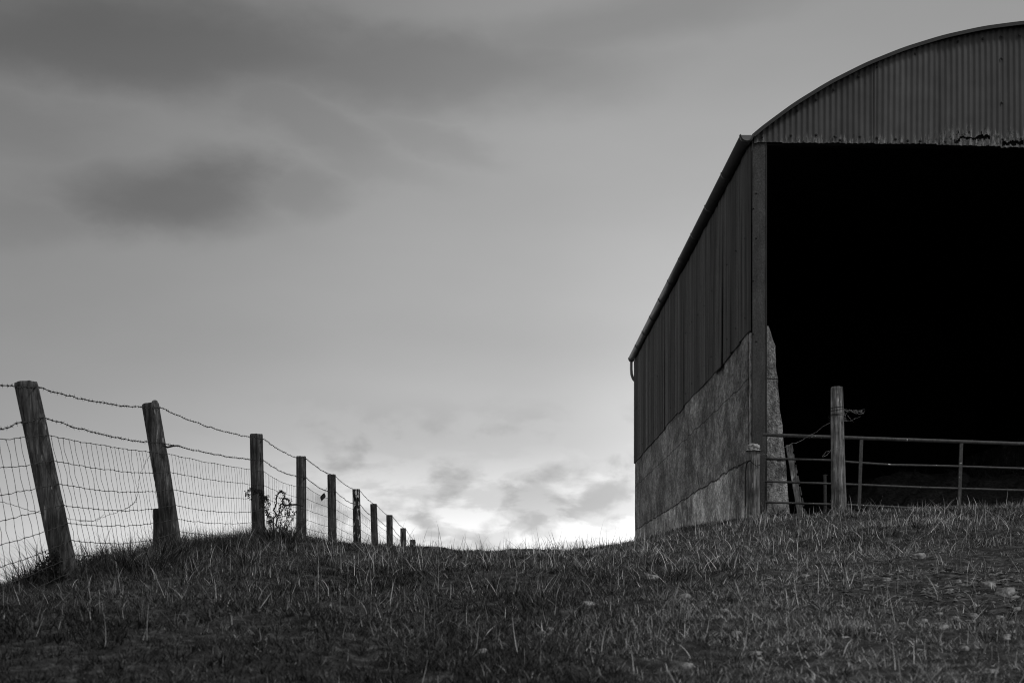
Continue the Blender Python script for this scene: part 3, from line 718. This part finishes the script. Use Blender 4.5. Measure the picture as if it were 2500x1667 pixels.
weed(g, [([g, z3(600,1110,17.6), z3(640,1040,17.7), z3(670,1020,17.9), z3(700,1050,18), z3(712,1120,18), z3(708,1180,18)], .006)], 9, 'arching_stem', 'single dark stem arching over at the foot of the fourth fence post', 'plant stem', nleaf=0)
g = at(140, 1385, 8.4); g.z = h1(g.x, g.y)
weed(g, [([g, z1_, z2_], .004) for z1_, z2_ in [(at(128,1372,8.3), at(112,1360,8.3)), (at(130,1365,8.35), at(120,1345,8.35)), (at(138,1365,8.3), at(128,1352,8.3)), (at(135,1380,8.3), at(105,1372,8.3)), (at(142,1370,8.3), at(133,1340,8.3)), (at(125,1382,8.3), at(100,1382,8.3))]],
     12, 'leafy_sprig', 'small dark leafy sprig growing at the left foot of the largest post', 'plant', nleaf=40, leaf=.014)

# ---------------------------------------------------------------- gate
GD = 18.5; GR = math.radians(2.0)
G = empty('field_gate', (at(1862, 1061, GD).x, GD, at(1862, 1061, GD).z)); G.rotation_euler = (0, GR, 0)
tag(G, 'tubular steel farm gate sagging to the right across the barn opening', 'gate')
def rail(nm, pts, r):
    mb = MB(); q = []
    for a, b in zip(pts[:-1], pts[1:]):
        a = Vector(a); b = Vector(b)
        for k in range(8): q.append(a.lerp(b, k/8))
    q.append(Vector(pts[-1])); mb.tube(q, r, 12); return mb.build(nm, M_gate, G, smooth=True)
GL = 4.3
rail('top_rail', [(0, 0, 0), (GL, 0, 0)], .024)
rail('rail', [(.03, 0, -.305), (.95, 0, -.30), (1.15, 0, -.315), (1.35, 0, -.322), (1.7, 0, -.332), (2.4, 0, -.322), (GL, 0, -.318)], .0145)
rail('rail', [(.03, 0, -.605), (1.3, 0, -.605), (2.0, 0, -.612), (GL, 0, -.60)], .0145)
rail('rail', [(.06, 0, -.875), (1.3, 0, -.872), (2.2, 0, -.885), (GL, 0, -.89)], .0145)
for x in (1.285, 2.585, 3.885):
    mb = MB(); mb.box((x-.021, -.016, -.93), (x+.021, -.0045+.02, -.022)); mb.build('upright', M_gate, G)
mb = MB(); mb.box((-.005, -.02, -.93), (.045, .02, -.02)); mb.build('hinge_stile', M_steel, G)

# tall gate post, stub post and bits
b = at(2049, 1262, 18.15); tp = at(2043, 945, 18.15)
o = post('gate_post', b, tp, .098, .076, M_wood_pale, 31, [(4.9, .1, .5, .05, .05)], rough=.5, slant=0)
tag(o, 'tall pale round timber post standing in front of the gate', 'gate post')
def around(y_px, d, cx_px, r, n=22, rise=0, turns=1.0, ph=0):
    c = at(cx_px, y_px, d); return [c+Vector((math.cos(ph+2*math.pi*turns*i/n)*r, math.sin(ph+2*math.pi*turns*i/n)*r, rise*math.sin(ph+2*math.pi*turns*i/n+1.2))) for i in range(n+1)]
rs = random.Random(14)
WT = empty('wire_tie', at(2043, 1003, 18.15)); tag(WT, 'dark wire bound round the tall gate post with a frayed tangle sticking out right', 'wire tie'); wl = WT.location
for yy, ri in ((995, .008), (1001, .012), (1011, .006), (1014, .004)):
    mb = MB(); mb.tube([p-wl for p in around(yy, 18.15, 2043, .083, 26, ri)], .0032, 5); mb.build('wire_loop', M_wire, WT)
def z6(x, y, d=18.1): return at(1820+x*.2891, 900+y*.2892, d)
mb = MB()
for lst in [[(820,345),(870,350),(910,358),(950,355),(985,345),(1005,342)], [(820,342),(860,360),(900,362),(940,380),(980,382),(1000,370),(1008,352)], [(825,350),(840,400),(830,435),(860,440)], [(865,350),(850,385),(835,420)], [(860,392),(885,420),(912,450)],
            [(900,360),(930,368),(960,362),(990,378)], [(910,350),(940,348),(975,360),(1000,380)], [(835,440),(890,438),(940,420),(970,402)], [(825,355),(850,358),(880,345),(905,360)], [(838,370),(845,410),(850,440)], [(960,365),(985,352),(998,362)]]:
    mb.tube([p-wl for p in curl([z6(*q, 18.05+rs.uniform(-.06, .06)) for q in lst], rs, 4, .004)], .0026, 4)
mb.build('frayed_end', M_wire_pale, WT)
mb = MB()
for lst in [[(722,420),(705,415),(698,405),(710,400)], [(722,432),(708,440),(700,432)]]: mb.tube([p-wl for p in curl([z6(*q, 18.1) for q in lst], rs, 3, .002)], .003, 4)
mb.build('twist', M_wire, WT)
mb = MB(); mb.tube(curl([z6(722,450,18.08), z6(690,470,18.1), z6(640,500,18.15), z6(600,535,18.2), z6(545,560,18.25), z6(500,590,18.3), z6(430,625,18.3), z6(390,632,18.3), z6(340,660,18.3), z6(300,680,18.3), z6(240,712,18.3), z6(190,720,18.3), z6(140,725,18.3), z6(90,715,18.3)], rs, 4, .003), .0026, 5)
tag(mb.build('tie_wire', M_wire_pale), 'thin pale wire strung from the tall gate post down to the stub post', 'wire')
mb = MB(); mb.tube(curl([z6(835,655,18.04), z6(800,660,18.03), z6(765,672,18.03), z6(740,680,18.04), z6(712,690,18.08), z6(680,700,18.1), z6(655,730,18.1), z6(652,745,18.1), z6(680,735,18.1), z6(710,705,18.1), z6(720,685,18.1)], rs, 3, .002), .0028, 5)
tag(mb.build('wire_loop', M_wire_pale), 'loose loop of wire round the middle of the tall gate post', 'wire')
b = at(1839.5, 1268, 18.35); tp = at(1840, 1096, 18.35)
o = post('stub_post', b, tp, .082, .078, M_wood_pale, 52, [(3.7, 0, .85, .06, .02), (4.0, 0, .8, .04, .02)], rough=.5)
tag(o, 'short thick timber post against the corner of the barn wall', 'post')
def rock(name, c, sx, sy, sz, seed, m, label, cat, group=None, n1=22, n2=13):
    rs = random.Random(seed); v = []; f = []; o1 = rs.uniform(0, 50)
    for j in range(n2+1):
        e = -math.pi/2+math.pi*j/n2
        for i in range(n1):
            t_ = 2*math.pi*i/n1; k = .62+.28*float(vnoise(7*math.cos(t_)+o1+9, 7*math.sin(t_)*math.cos(e)+6*math.sin(e)+o1))+.5*float(vnoise(2.3*math.cos(t_)*math.cos(e)+o1+9, 2.3*math.sin(t_)*math.cos(e)+1.9*math.sin(e)+o1))
            ce = max(0.0, math.cos(e))**.8 if e > 0 else 1.0+.12*abs(math.sin(e)); v.append((math.cos(t_)*ce*sx*k, math.sin(t_)*ce*sy*k, (min(.85, math.sin(e)*k)+.12*math.cos(t_+seed))*sz))
    for j in range(n2):
        for i in range(n1): f.append((j*n1+i, j*n1+(i+1) % n1, (j+1)*n1+(i+1) % n1, (j+1)*n1+i))
    mb = MB(); mb.add(v, f); return tag(mb.build(name, m, None, smooth=True, loc=c), label, cat, group)
M_lump = mat('pale broken concrete', lambda q: (q.l.new(q.ramp(q.noise(q.obj, 22, 6, .7), [(.38, .10), (.5, .38), (.7, .7)]), q.b.inputs['Base Color'])))
rock('concrete_lump', at(1840, 1091, 18.33), .078, .075, .045, 2, M_lump, 'pale broken lump of concrete sitting on top of the short stub post', 'concrete lump')
mb = MB(); mb.tube([at(1819, 1285, 18.24), at(1820, 1220, 18.24), at(1820.5, 1150, 18.24), at(1822.5, 1132, 18.24), at(1827, 1125, 18.22), at(1833, 1124, 18.2)], .0105, 8)
mb.tube(curl([at(1832, 1124, 18.2), at(1838, 1132, 18.22), at(1847, 1137, 18.24), at(1856, 1134, 18.28)], rs, 3, .001), .004, 5)
tag(mb.build('bent_pipe', M_black), 'thin black pipe hooked over beside the stub post', 'pipe')
mb = MB(); mb.tube([at(2015, 1250, 18.75), at(2014, 1158, 18.75)], [.022, .020], 10); mb.tube([at(2009, 1160, 18.75), at(2021, 1159, 18.75)], .006, 5)
tag(mb.build('iron_stake', M_steel), 'dark iron stake in the ground just left of the tall gate post', 'stake')
# board and notched batten leaning in the opening
LBd = empty('leaning_board', at(1965, 1262, 19.2)); tag(LBd, 'grey board with a notched batten leaning on the concrete wall behind the gate', 'board'); lc = LBd.location
def slab(mb, p0, p1, w, th, n=1):
    p0 = Vector(p0); p1 = Vector(p1); u = (p1-p0).normalized(); a = Vector((1, 0, 0)); a = (a-u*a.dot(u)).normalized(); b_ = u.cross(a)
    v = []; K = 12
    for k in range(K+1):
        c = p0.lerp(p1, k/K); w2 = w*(1+.03*math.sin(k*1.3))
        v += [c+a*w2/2+b_*th/2, c-a*w2/2+b_*th/2, c-a*w2/2-b_*th/2, c+a*w2/2-b_*th/2]
    f = [(0, 1, 2, 3), (4*K+3, 4*K+2, 4*K+1, 4*K)]
    for k in range(K):
        for q in range(4): f.append((4*k+q, 4*k+4+q, 4*k+4+(q+1) % 4, 4*k+(q+1) % 4))
    mb.add(v, f)
mb = MB(); slab(mb, at(1955, 1262, 19.15)-lc, at(1925, 1086, 19.25)-lc, .078, .03); mb.build('board', M_board, LBd)
mb = MB(); P0 = at(1967, 1262, 19.2)-lc; P1 = at(1932, 1084, 19.3)-lc
q = 0.0
while q < .97: slab(mb, P0.lerp(P1, q), P0.lerp(P1, min(1, q+.115)), .018, .03); q += .15
slab(mb, P0.lerp(P1, 0)+Vector((-.012, .03, 0)), P0.lerp(P1, 1)+Vector((-.012, .03, 0)), .012, .02)
mb.build('notched_batten', M_board, LBd)

# ---------------------------------------------------------------- stones
ST = [(1591,1411,34,'flat pale stone sunk in the grass nearest the barn wall'),(1435,1478,32,'flat pale slab stone in the middle of the slope, left of the others'),(1672,1461,28,'upper left one of three flat stones in a row on the slope'),(1720,1474,27,'middle one of three flat stones in a row on the slope'),
 (1767,1493,24,'lower right one of three flat stones in a row on the slope'),(1797,1547,26,None),(1679,1624,27,'bright round stone near the bottom edge of the view'),(1640,1639,27,'dull round stone just below left of the bright one at the bottom edge'),(1844,1596,28,None),(1855,1608,16,None),
 (2241,1362,30,'broad dull stone highest on the slope below the gate'),(2163,1416,22,None),(1965,1407,22,None),(1887,1416,14,None),(2411,1431,34,'long pale stone on the bare track near the right edge'),(2454,1450,40,'largest pale stone on the bare track, nearest the right edge'),
 (2318,1443,20,None),(2339,1422,15,None),(2399,1494,24,None),(2375,1503,20,None),(2163,1530,20,None),(2108,1528,24,None),(2456,1554,20,None),(2456,1568,18,None),(2354,1587,22,None),(2414,1640,36,'big smooth stone at the bottom right corner of the view'),
 (1343,1538,26,'flat stone alone in the grass at the lower middle'),(1179,1592,22,'small stone lowest left of all, at the bottom middle'),(2290,1500,18,None),(2330,1512,22,None),(2365,1520,26,None),(2405,1516,20,None),(2440,1508,22,None),(2255,1516,16,None),(2200,1522,18,None),(2480,1490,20,None),(2465,1525,24,None),(2300,1532,20,None),(2130,1545,18,None),(2060,1560,16,None),(2385,1478,16,None),(2050,1480,14,None)]
stones = []; rs_st = random.Random(17)
for i, (px, py, w, lab) in enumerate(ST):
    p, s_ = on_ground(px, py); sx = w/2/s_*1.15; p.z -= sx*.05
    rock('stone', p, sx, sx*.95, sx*rs_st.uniform(.35, .75), 60+i, M_stone, lab or 'small pale stone half buried in the trodden grass of the right foreground', 'stone', 'stones sunk in the trodden track'); stones.append((p.x, p.y, sx))

# ---------------------------------------------------------------- grass
def blades(name, x, y, L, w, lean, laz, curve, shade, label, cat, segs=3, zoff=-.006):
    N = len(x); z = hgt(x, y)+zoff; az_ = laz; q = np.linspace(0, 1, segs+1)
    dx = np.cos(az_); dy = np.sin(az_); fa = az_+rng.uniform(-.9, .9, N)+math.pi/2; wx = np.cos(fa); wy = np.sin(fa)
    # make most blades broadside-ish so they keep their width
    P = []
    for k, t_ in enumerate(q):
        ang = lean+curve*t_; 
        if k == 0: hx = np.zeros(N); hz = np.zeros(N)
        else:
            hx = hx+np.sin(lean+curve*(t_-.5/segs))*L/segs; hz = hz+np.cos(lean+curve*(t_-.5/segs))*L/segs
        cw = w*(1-t_**1.6)*.5
        c = np.stack([x+dx*hx, y+dy*hx, z+hz], -1); s_ = np.stack([wx*cw, wy*cw, 0*cw], -1)
        if k < segs: P += [c-s_, c+s_]
        else: P += [c]
    V = np.stack(P, 1); M_ = V.shape[1]; co = V.reshape(-1, 3)
    base = (np.arange(N)*M_)[:, None]; tris = []
    quads = np.concatenate([base+np.array([2*k, 2*k+1, 2*k+3, 2*k+2]) for k in range(segs-1)], 1).reshape(-1, 4) if segs > 1 else np.zeros((0, 4), int)
    tri = base+np.array([2*(segs-1), 2*segs-1, 2*segs])
    me = bpy.data.meshes.new(name); me.vertices.add(len(co)); me.vertices.foreach_set('co', co.ravel().astype(np.float32))
    idx = np.concatenate([quads.ravel(), tri.ravel()]).astype(np.int32); me.loops.add(len(idx)); me.loops.foreach_set('vertex_index', idx)
    nq = len(quads); ls = np.concatenate([np.arange(nq)*4, nq*4+np.arange(len(tri))*3]).astype(np.int32)
    me.polygons.add(len(ls)); me.polygons.foreach_set('loop_start', ls); me.update(calc_edges=True)
    a = me.attributes.new('shade', 'FLOAT', 'POINT'); a.data.foreach_set('value', np.repeat(shade, M_).astype(np.float32))
    me.materials.append(M_grass); o = bpy.data.objects.new(name, me); C.objects.link(o); return tag(o, label, cat, kind='stuff')
def sample(n, y0, y1, p=1.0, margin=.41):
    u = rng.random(n); e = 2-p
    y = (y0**e+u*(y1**e-y0**e))**(1/e); x = rng.uniform(-margin, margin, n)*y; return x, y
def keep_mask(x, y):
    k = ~((x > 3.05) & (y > 18.95+0*x) & (y < 35) & (x < 12))
    k &= ~((x > 3.05) & (y > 18.75) & (x < 3.45) & (y < 35))
    k &= x > -4.2
    for sx, sy, r in stones: k &= ~((x-sx)**2+((y-sy)*1.0)**2 < (r*.85)**2)
    return k
def bare(x, y):          # trodden, stony patch at the right
    p = np.exp(-(((x-2.6)/1.3)**2+((y-7.4)/1.0)**2))+.8*np.exp(-(((x-3.8)/1.0)**2+((y-9.3)/1.6)**2))+.6*sstep(x/np.maximum(y, 1), .10, .30)*sstep(12.0-y, 0, 3)
    return np.clip(p, 0, 1)*(.55+.9*fbm(x*2.5+31, y*2.5+2, 3))
def bank(x, y): return np.exp(-((x+2.75)/.55)**2)+.5*np.exp(-((x+3.2)/.9)**2)
def tonemap(x, y):      # lusher, darker sward on the left and along the crest, drier paler trodden turf at the right
    return (.42+.95*sstep(x/np.maximum(y, 2), -.16, .30))*np.clip(-.25+2.5*fbm(x*1.1+60, y*.6+20, 4), .2, 2.2)
N = 760000
x, y = sample(N, 2.6, 24, 1.45); k = keep_mask(x, y); x = x[k]; y = y[k]
cl = fbm(x*1.9+3, y*1.3+8, 3); cl2 = fbm(x*8+13, y*5+1, 2); bn = bare(x, y)
k = rng.random(len(x)) < np.clip(-.15+2.1*cl2, .3, 1)*(1-.55*np.clip(bn*1.3-.2, 0, 1)); x, y, cl, cl2, bn = (a[k] for a in (x, y, cl, cl2, bn)); n = len(x)
bk = bank(x, y)
L = (.024+.055*np.clip(cl-.3, 0, 1)+.05*np.clip(cl2-.45, 0, 1))*rng.uniform(.5, 1.5, n)*(1-.45*np.clip(bn, 0, 1))*np.clip(.7+y/20, .8, 1)+bk*rng.uniform(0, .10, n)*sstep(cl2, .2, .6)*sstep(y, 8.5, 12)
wid = .0024+.00024*y; ln_ = np.abs(rng.normal(.75, .45, n)); az_ = rng.uniform(0, 2*math.pi, n)
tone = np.clip(rng.lognormal(math.log(.085), .8, n)*tonemap(x, y)*(1+.9*np.clip(bn, 0, 1)), .008, .55)
blades('grass', x, y, L, wid, ln_, az_, rng.uniform(.1, 1.5, n), tone, 'short rough pasture grass over the whole slope', 'grass')
x, y = sample(60000, 18, 36, 1.0, .16); k = keep_mask(x, y); x = x[k]; y = y[k]; n = len(x)
blades('grass', x, y, rng.uniform(.03, .09, n), np.full(n, .008), np.abs(rng.normal(.4, .3, n)), rng.uniform(0, 6.28, n), rng.uniform(0, 1, n), rng.uniform(.02, .08, n), 'short grass beyond the crest between fence and barn', 'grass')
n = 60000; y = rng.uniform(6.0, 26, n)**1.0; x = -2.8+rng.normal(0, .28, n)+.3*(rng.random(n) < .35); k = (fbm(x*2.6, y*2.2, 3) > .44) & (x > -3.7); x = x[k]; y = y[k]; n = len(x)
blades('tall_grass', x, y, rng.uniform(.08, .30, n)*(.15+1.35*fbm(x*2, y*2, 2))*(.5+.5*sstep(y, 8, 12)), np.full(n, .0036), np.abs(rng.normal(.45, .35, n)), math.pi*1.0+rng.normal(0, 1.3, n), rng.uniform(.2, 1.6, n), np.clip(rng.lognormal(math.log(.06), .6, n), .01, .3), 'longer tussocky grass along the bank under the fence', 'grass', 4)
def tufts(name, tx, ty, m, rad, Lm, tone_, label, wid=.003, cat='grass'):
    nt = len(tx); size = rng.uniform(.6, 1.35, nt); a = rng.uniform(0, 2*math.pi, (nt, m)); r = np.abs(rng.normal(0, 1, (nt, m)))*rad*size[:, None]
    x = (tx[:, None]+np.cos(a)*r).ravel(); y = (ty[:, None]+np.sin(a)*r).ravel()
    L = (Lm*size[:, None]*rng.uniform(.4, 1.25, (nt, m))).ravel(); lean = (.15+np.abs(rng.normal(.0, .35, (nt, m)))+.35*(r/rad)).ravel()
    tn = np.clip(np.repeat(rng.lognormal(0, .35, nt), m)*rng.lognormal(math.log(tone_), .65, nt*m)*tonemap(x, y)*1.2, .01, .6)
    k = keep_mask(x, y); x, y, L, lean, tn = x[k], y[k], L[k], lean[k], tn[k]; az_ = a.ravel()[k]+rng.normal(0, .5, len(x))
    return blades(name, x, y, L, wid+.00022*y, lean, az_, rng.uniform(.2, 1.5, len(x)), tn, label, cat, 4)
tx, ty = sample(2600, 2.8, 21, 1.1); k = (fbm(tx*.9+5, ty*.9+44, 3) > .46) & (rng.random(len(tx)) > .8*np.clip(bare(tx, ty), 0, 1)); tufts('grass_tufts', tx[k], ty[k], 46, .035, .085, .085, 'rougher grass tufts dotted over the slope')
ty = rng.uniform(8.6, 26, 420); tx = -2.8+rng.normal(.08, .32, 420); tufts('fence_tussocks', tx, ty, 90, .07, .24, .07, 'dark tussocks rising round the feet of the fence posts')
ftx = np.concatenate([np.full(6, b_.x)+rng.normal(0, .09, 6) for b_, t_, r_ in posts[1:]]+[np.full(5, z_)+rng.normal(0, .07, 5) for z_ in (3.12, 4.17, 3.4)]); fty = np.concatenate([np.full(6, b_.y)+rng.normal(-.05, .08, 6) for b_, t_, r_ in posts[1:]]+[np.full(5, z_)+rng.normal(-.08, .05, 5) for z_ in (18.25, 18.05, 18.45)]); tufts('post_foot_grass', ftx, fty, 50, .04, .17, .09, 'uncut grass growing tight round the feet of the posts')
tx, ty = sample(1500, 2.7, 8, .6); k = rng.random(len(tx)) > .7*np.clip(bare(tx, ty), 0, 1); tufts('near_tufts', tx[k], ty[k], 40, .03, .05, .08, 'low matted grass tufts across the nearest part of the slope', .0024)
# clods and grit
cm_ = MB(); nC = 0; rs = random.Random(99)
while nC < 1500:
    yy = rs.uniform(4, 12); xx = rs.uniform(.05, .40)*yy
    if rs.random() < math.exp(-((xx-2.5)/.9)**2-((yy-7.3)/.9)**2)*float(fbm(np.array([xx*4.0]), np.array([yy*4.0]), 3)[0])*1.6:
        r_ = rs.uniform(.004, .011)*rs.uniform(.5, 1.7); c_ = Vector((xx, yy, h1(xx, yy)+r_*.2)); k0 = len(cm_.v)
        cm_.blob(c_, r_, (rs.uniform(.8, 1.8), rs.uniform(.8, 1.5), rs.uniform(.4, .8))); nC += 1
        for q in range(k0, len(cm_.v)): p_ = Vector(cm_.v[q]); cm_.v[q] = tuple(p_+Vector((rs.gauss(0, 1), rs.gauss(0, 1), rs.gauss(0, .6)))*r_*.3)
o = cm_.build('gravel', mat('clods and grit', lambda q: q.l.new(q.ramp(q.noise(q.obj, 9, 5, .75), [(.35, .03), (.5, .12), (.65, .34)]), q.b.inputs['Base Color'])))
tag(o, 'clods and grit strewn over the trodden ground at the right', 'gravel', kind='stuff')
# dry straw stalks
x, y = sample(23000, 2.8, 21, .85); k = keep_mask(x, y) & (x > -3.3); x = x[k]; y = y[k]
k = rng.random(len(x)) < np.clip((fbm(x*1.1+90, y*1.1+4, 3)-.36)*3.2, .05, 1)*(1-.6*np.clip(bare(x, y), 0, 1)); x = x[k]; y = y[k]; n = len(x)
blades('dry_stalks', x, y, np.clip(rng.lognormal(math.log(.095), .5, n), .03, .32)*np.clip(y/9.5, .4, 1.05), .0015+.00026*y, np.abs(rng.normal(.5, .5, n)), rng.uniform(0, 6.28, n), rng.uniform(-.8, 1.8, n), np.clip(rng.lognormal(math.log(.5), .45, n)*(.65+.5*sstep(x/y, -.2, .15)), .08, .8), 'thin pale dead grass stalks scattered over the slope', 'dry grass', 5)
x, y = sample(620, 5, 17, .9); k = keep_mask(x, y) & (x > -2.9); x = x[k]; y = y[k]; n = len(x)
blades('long_stalks', x, y, rng.uniform(.13, .30, n)*np.clip(y/10, .5, 1), .0016+.00022*y, np.abs(rng.normal(.6, .45, n)), rng.uniform(0, 6.28, n), rng.uniform(-.4, 1.9, n), rng.uniform(.25, .75, n), 'longer bent pale grass stalks standing out over the turf', 'dry grass', 7)
# tall seed stems on the skyline
cx_ = np.concatenate([rng.uniform(-1.3, .2, 130), rng.uniform(-.4, 2.1, 480), rng.uniform(-3.0, -2.2, 180)]); cy_ = np.concatenate([rng.uniform(15.5, 19, 130), rng.uniform(16, 20, 480), rng.uniform(14, 27, 180)]); n = len(cx_)
blades('seed_stems', cx_, cy_, rng.uniform(.12, .38, n)*rng.uniform(.5, 1, n), np.full(n, .0080), np.abs(rng.normal(.3, .35, n)), rng.uniform(0, 6.28, n), rng.uniform(-.2, 1.0, n), rng.uniform(.06, .3, n), 'taller thin stems standing up against the sky along the crest', 'dry grass', 5)
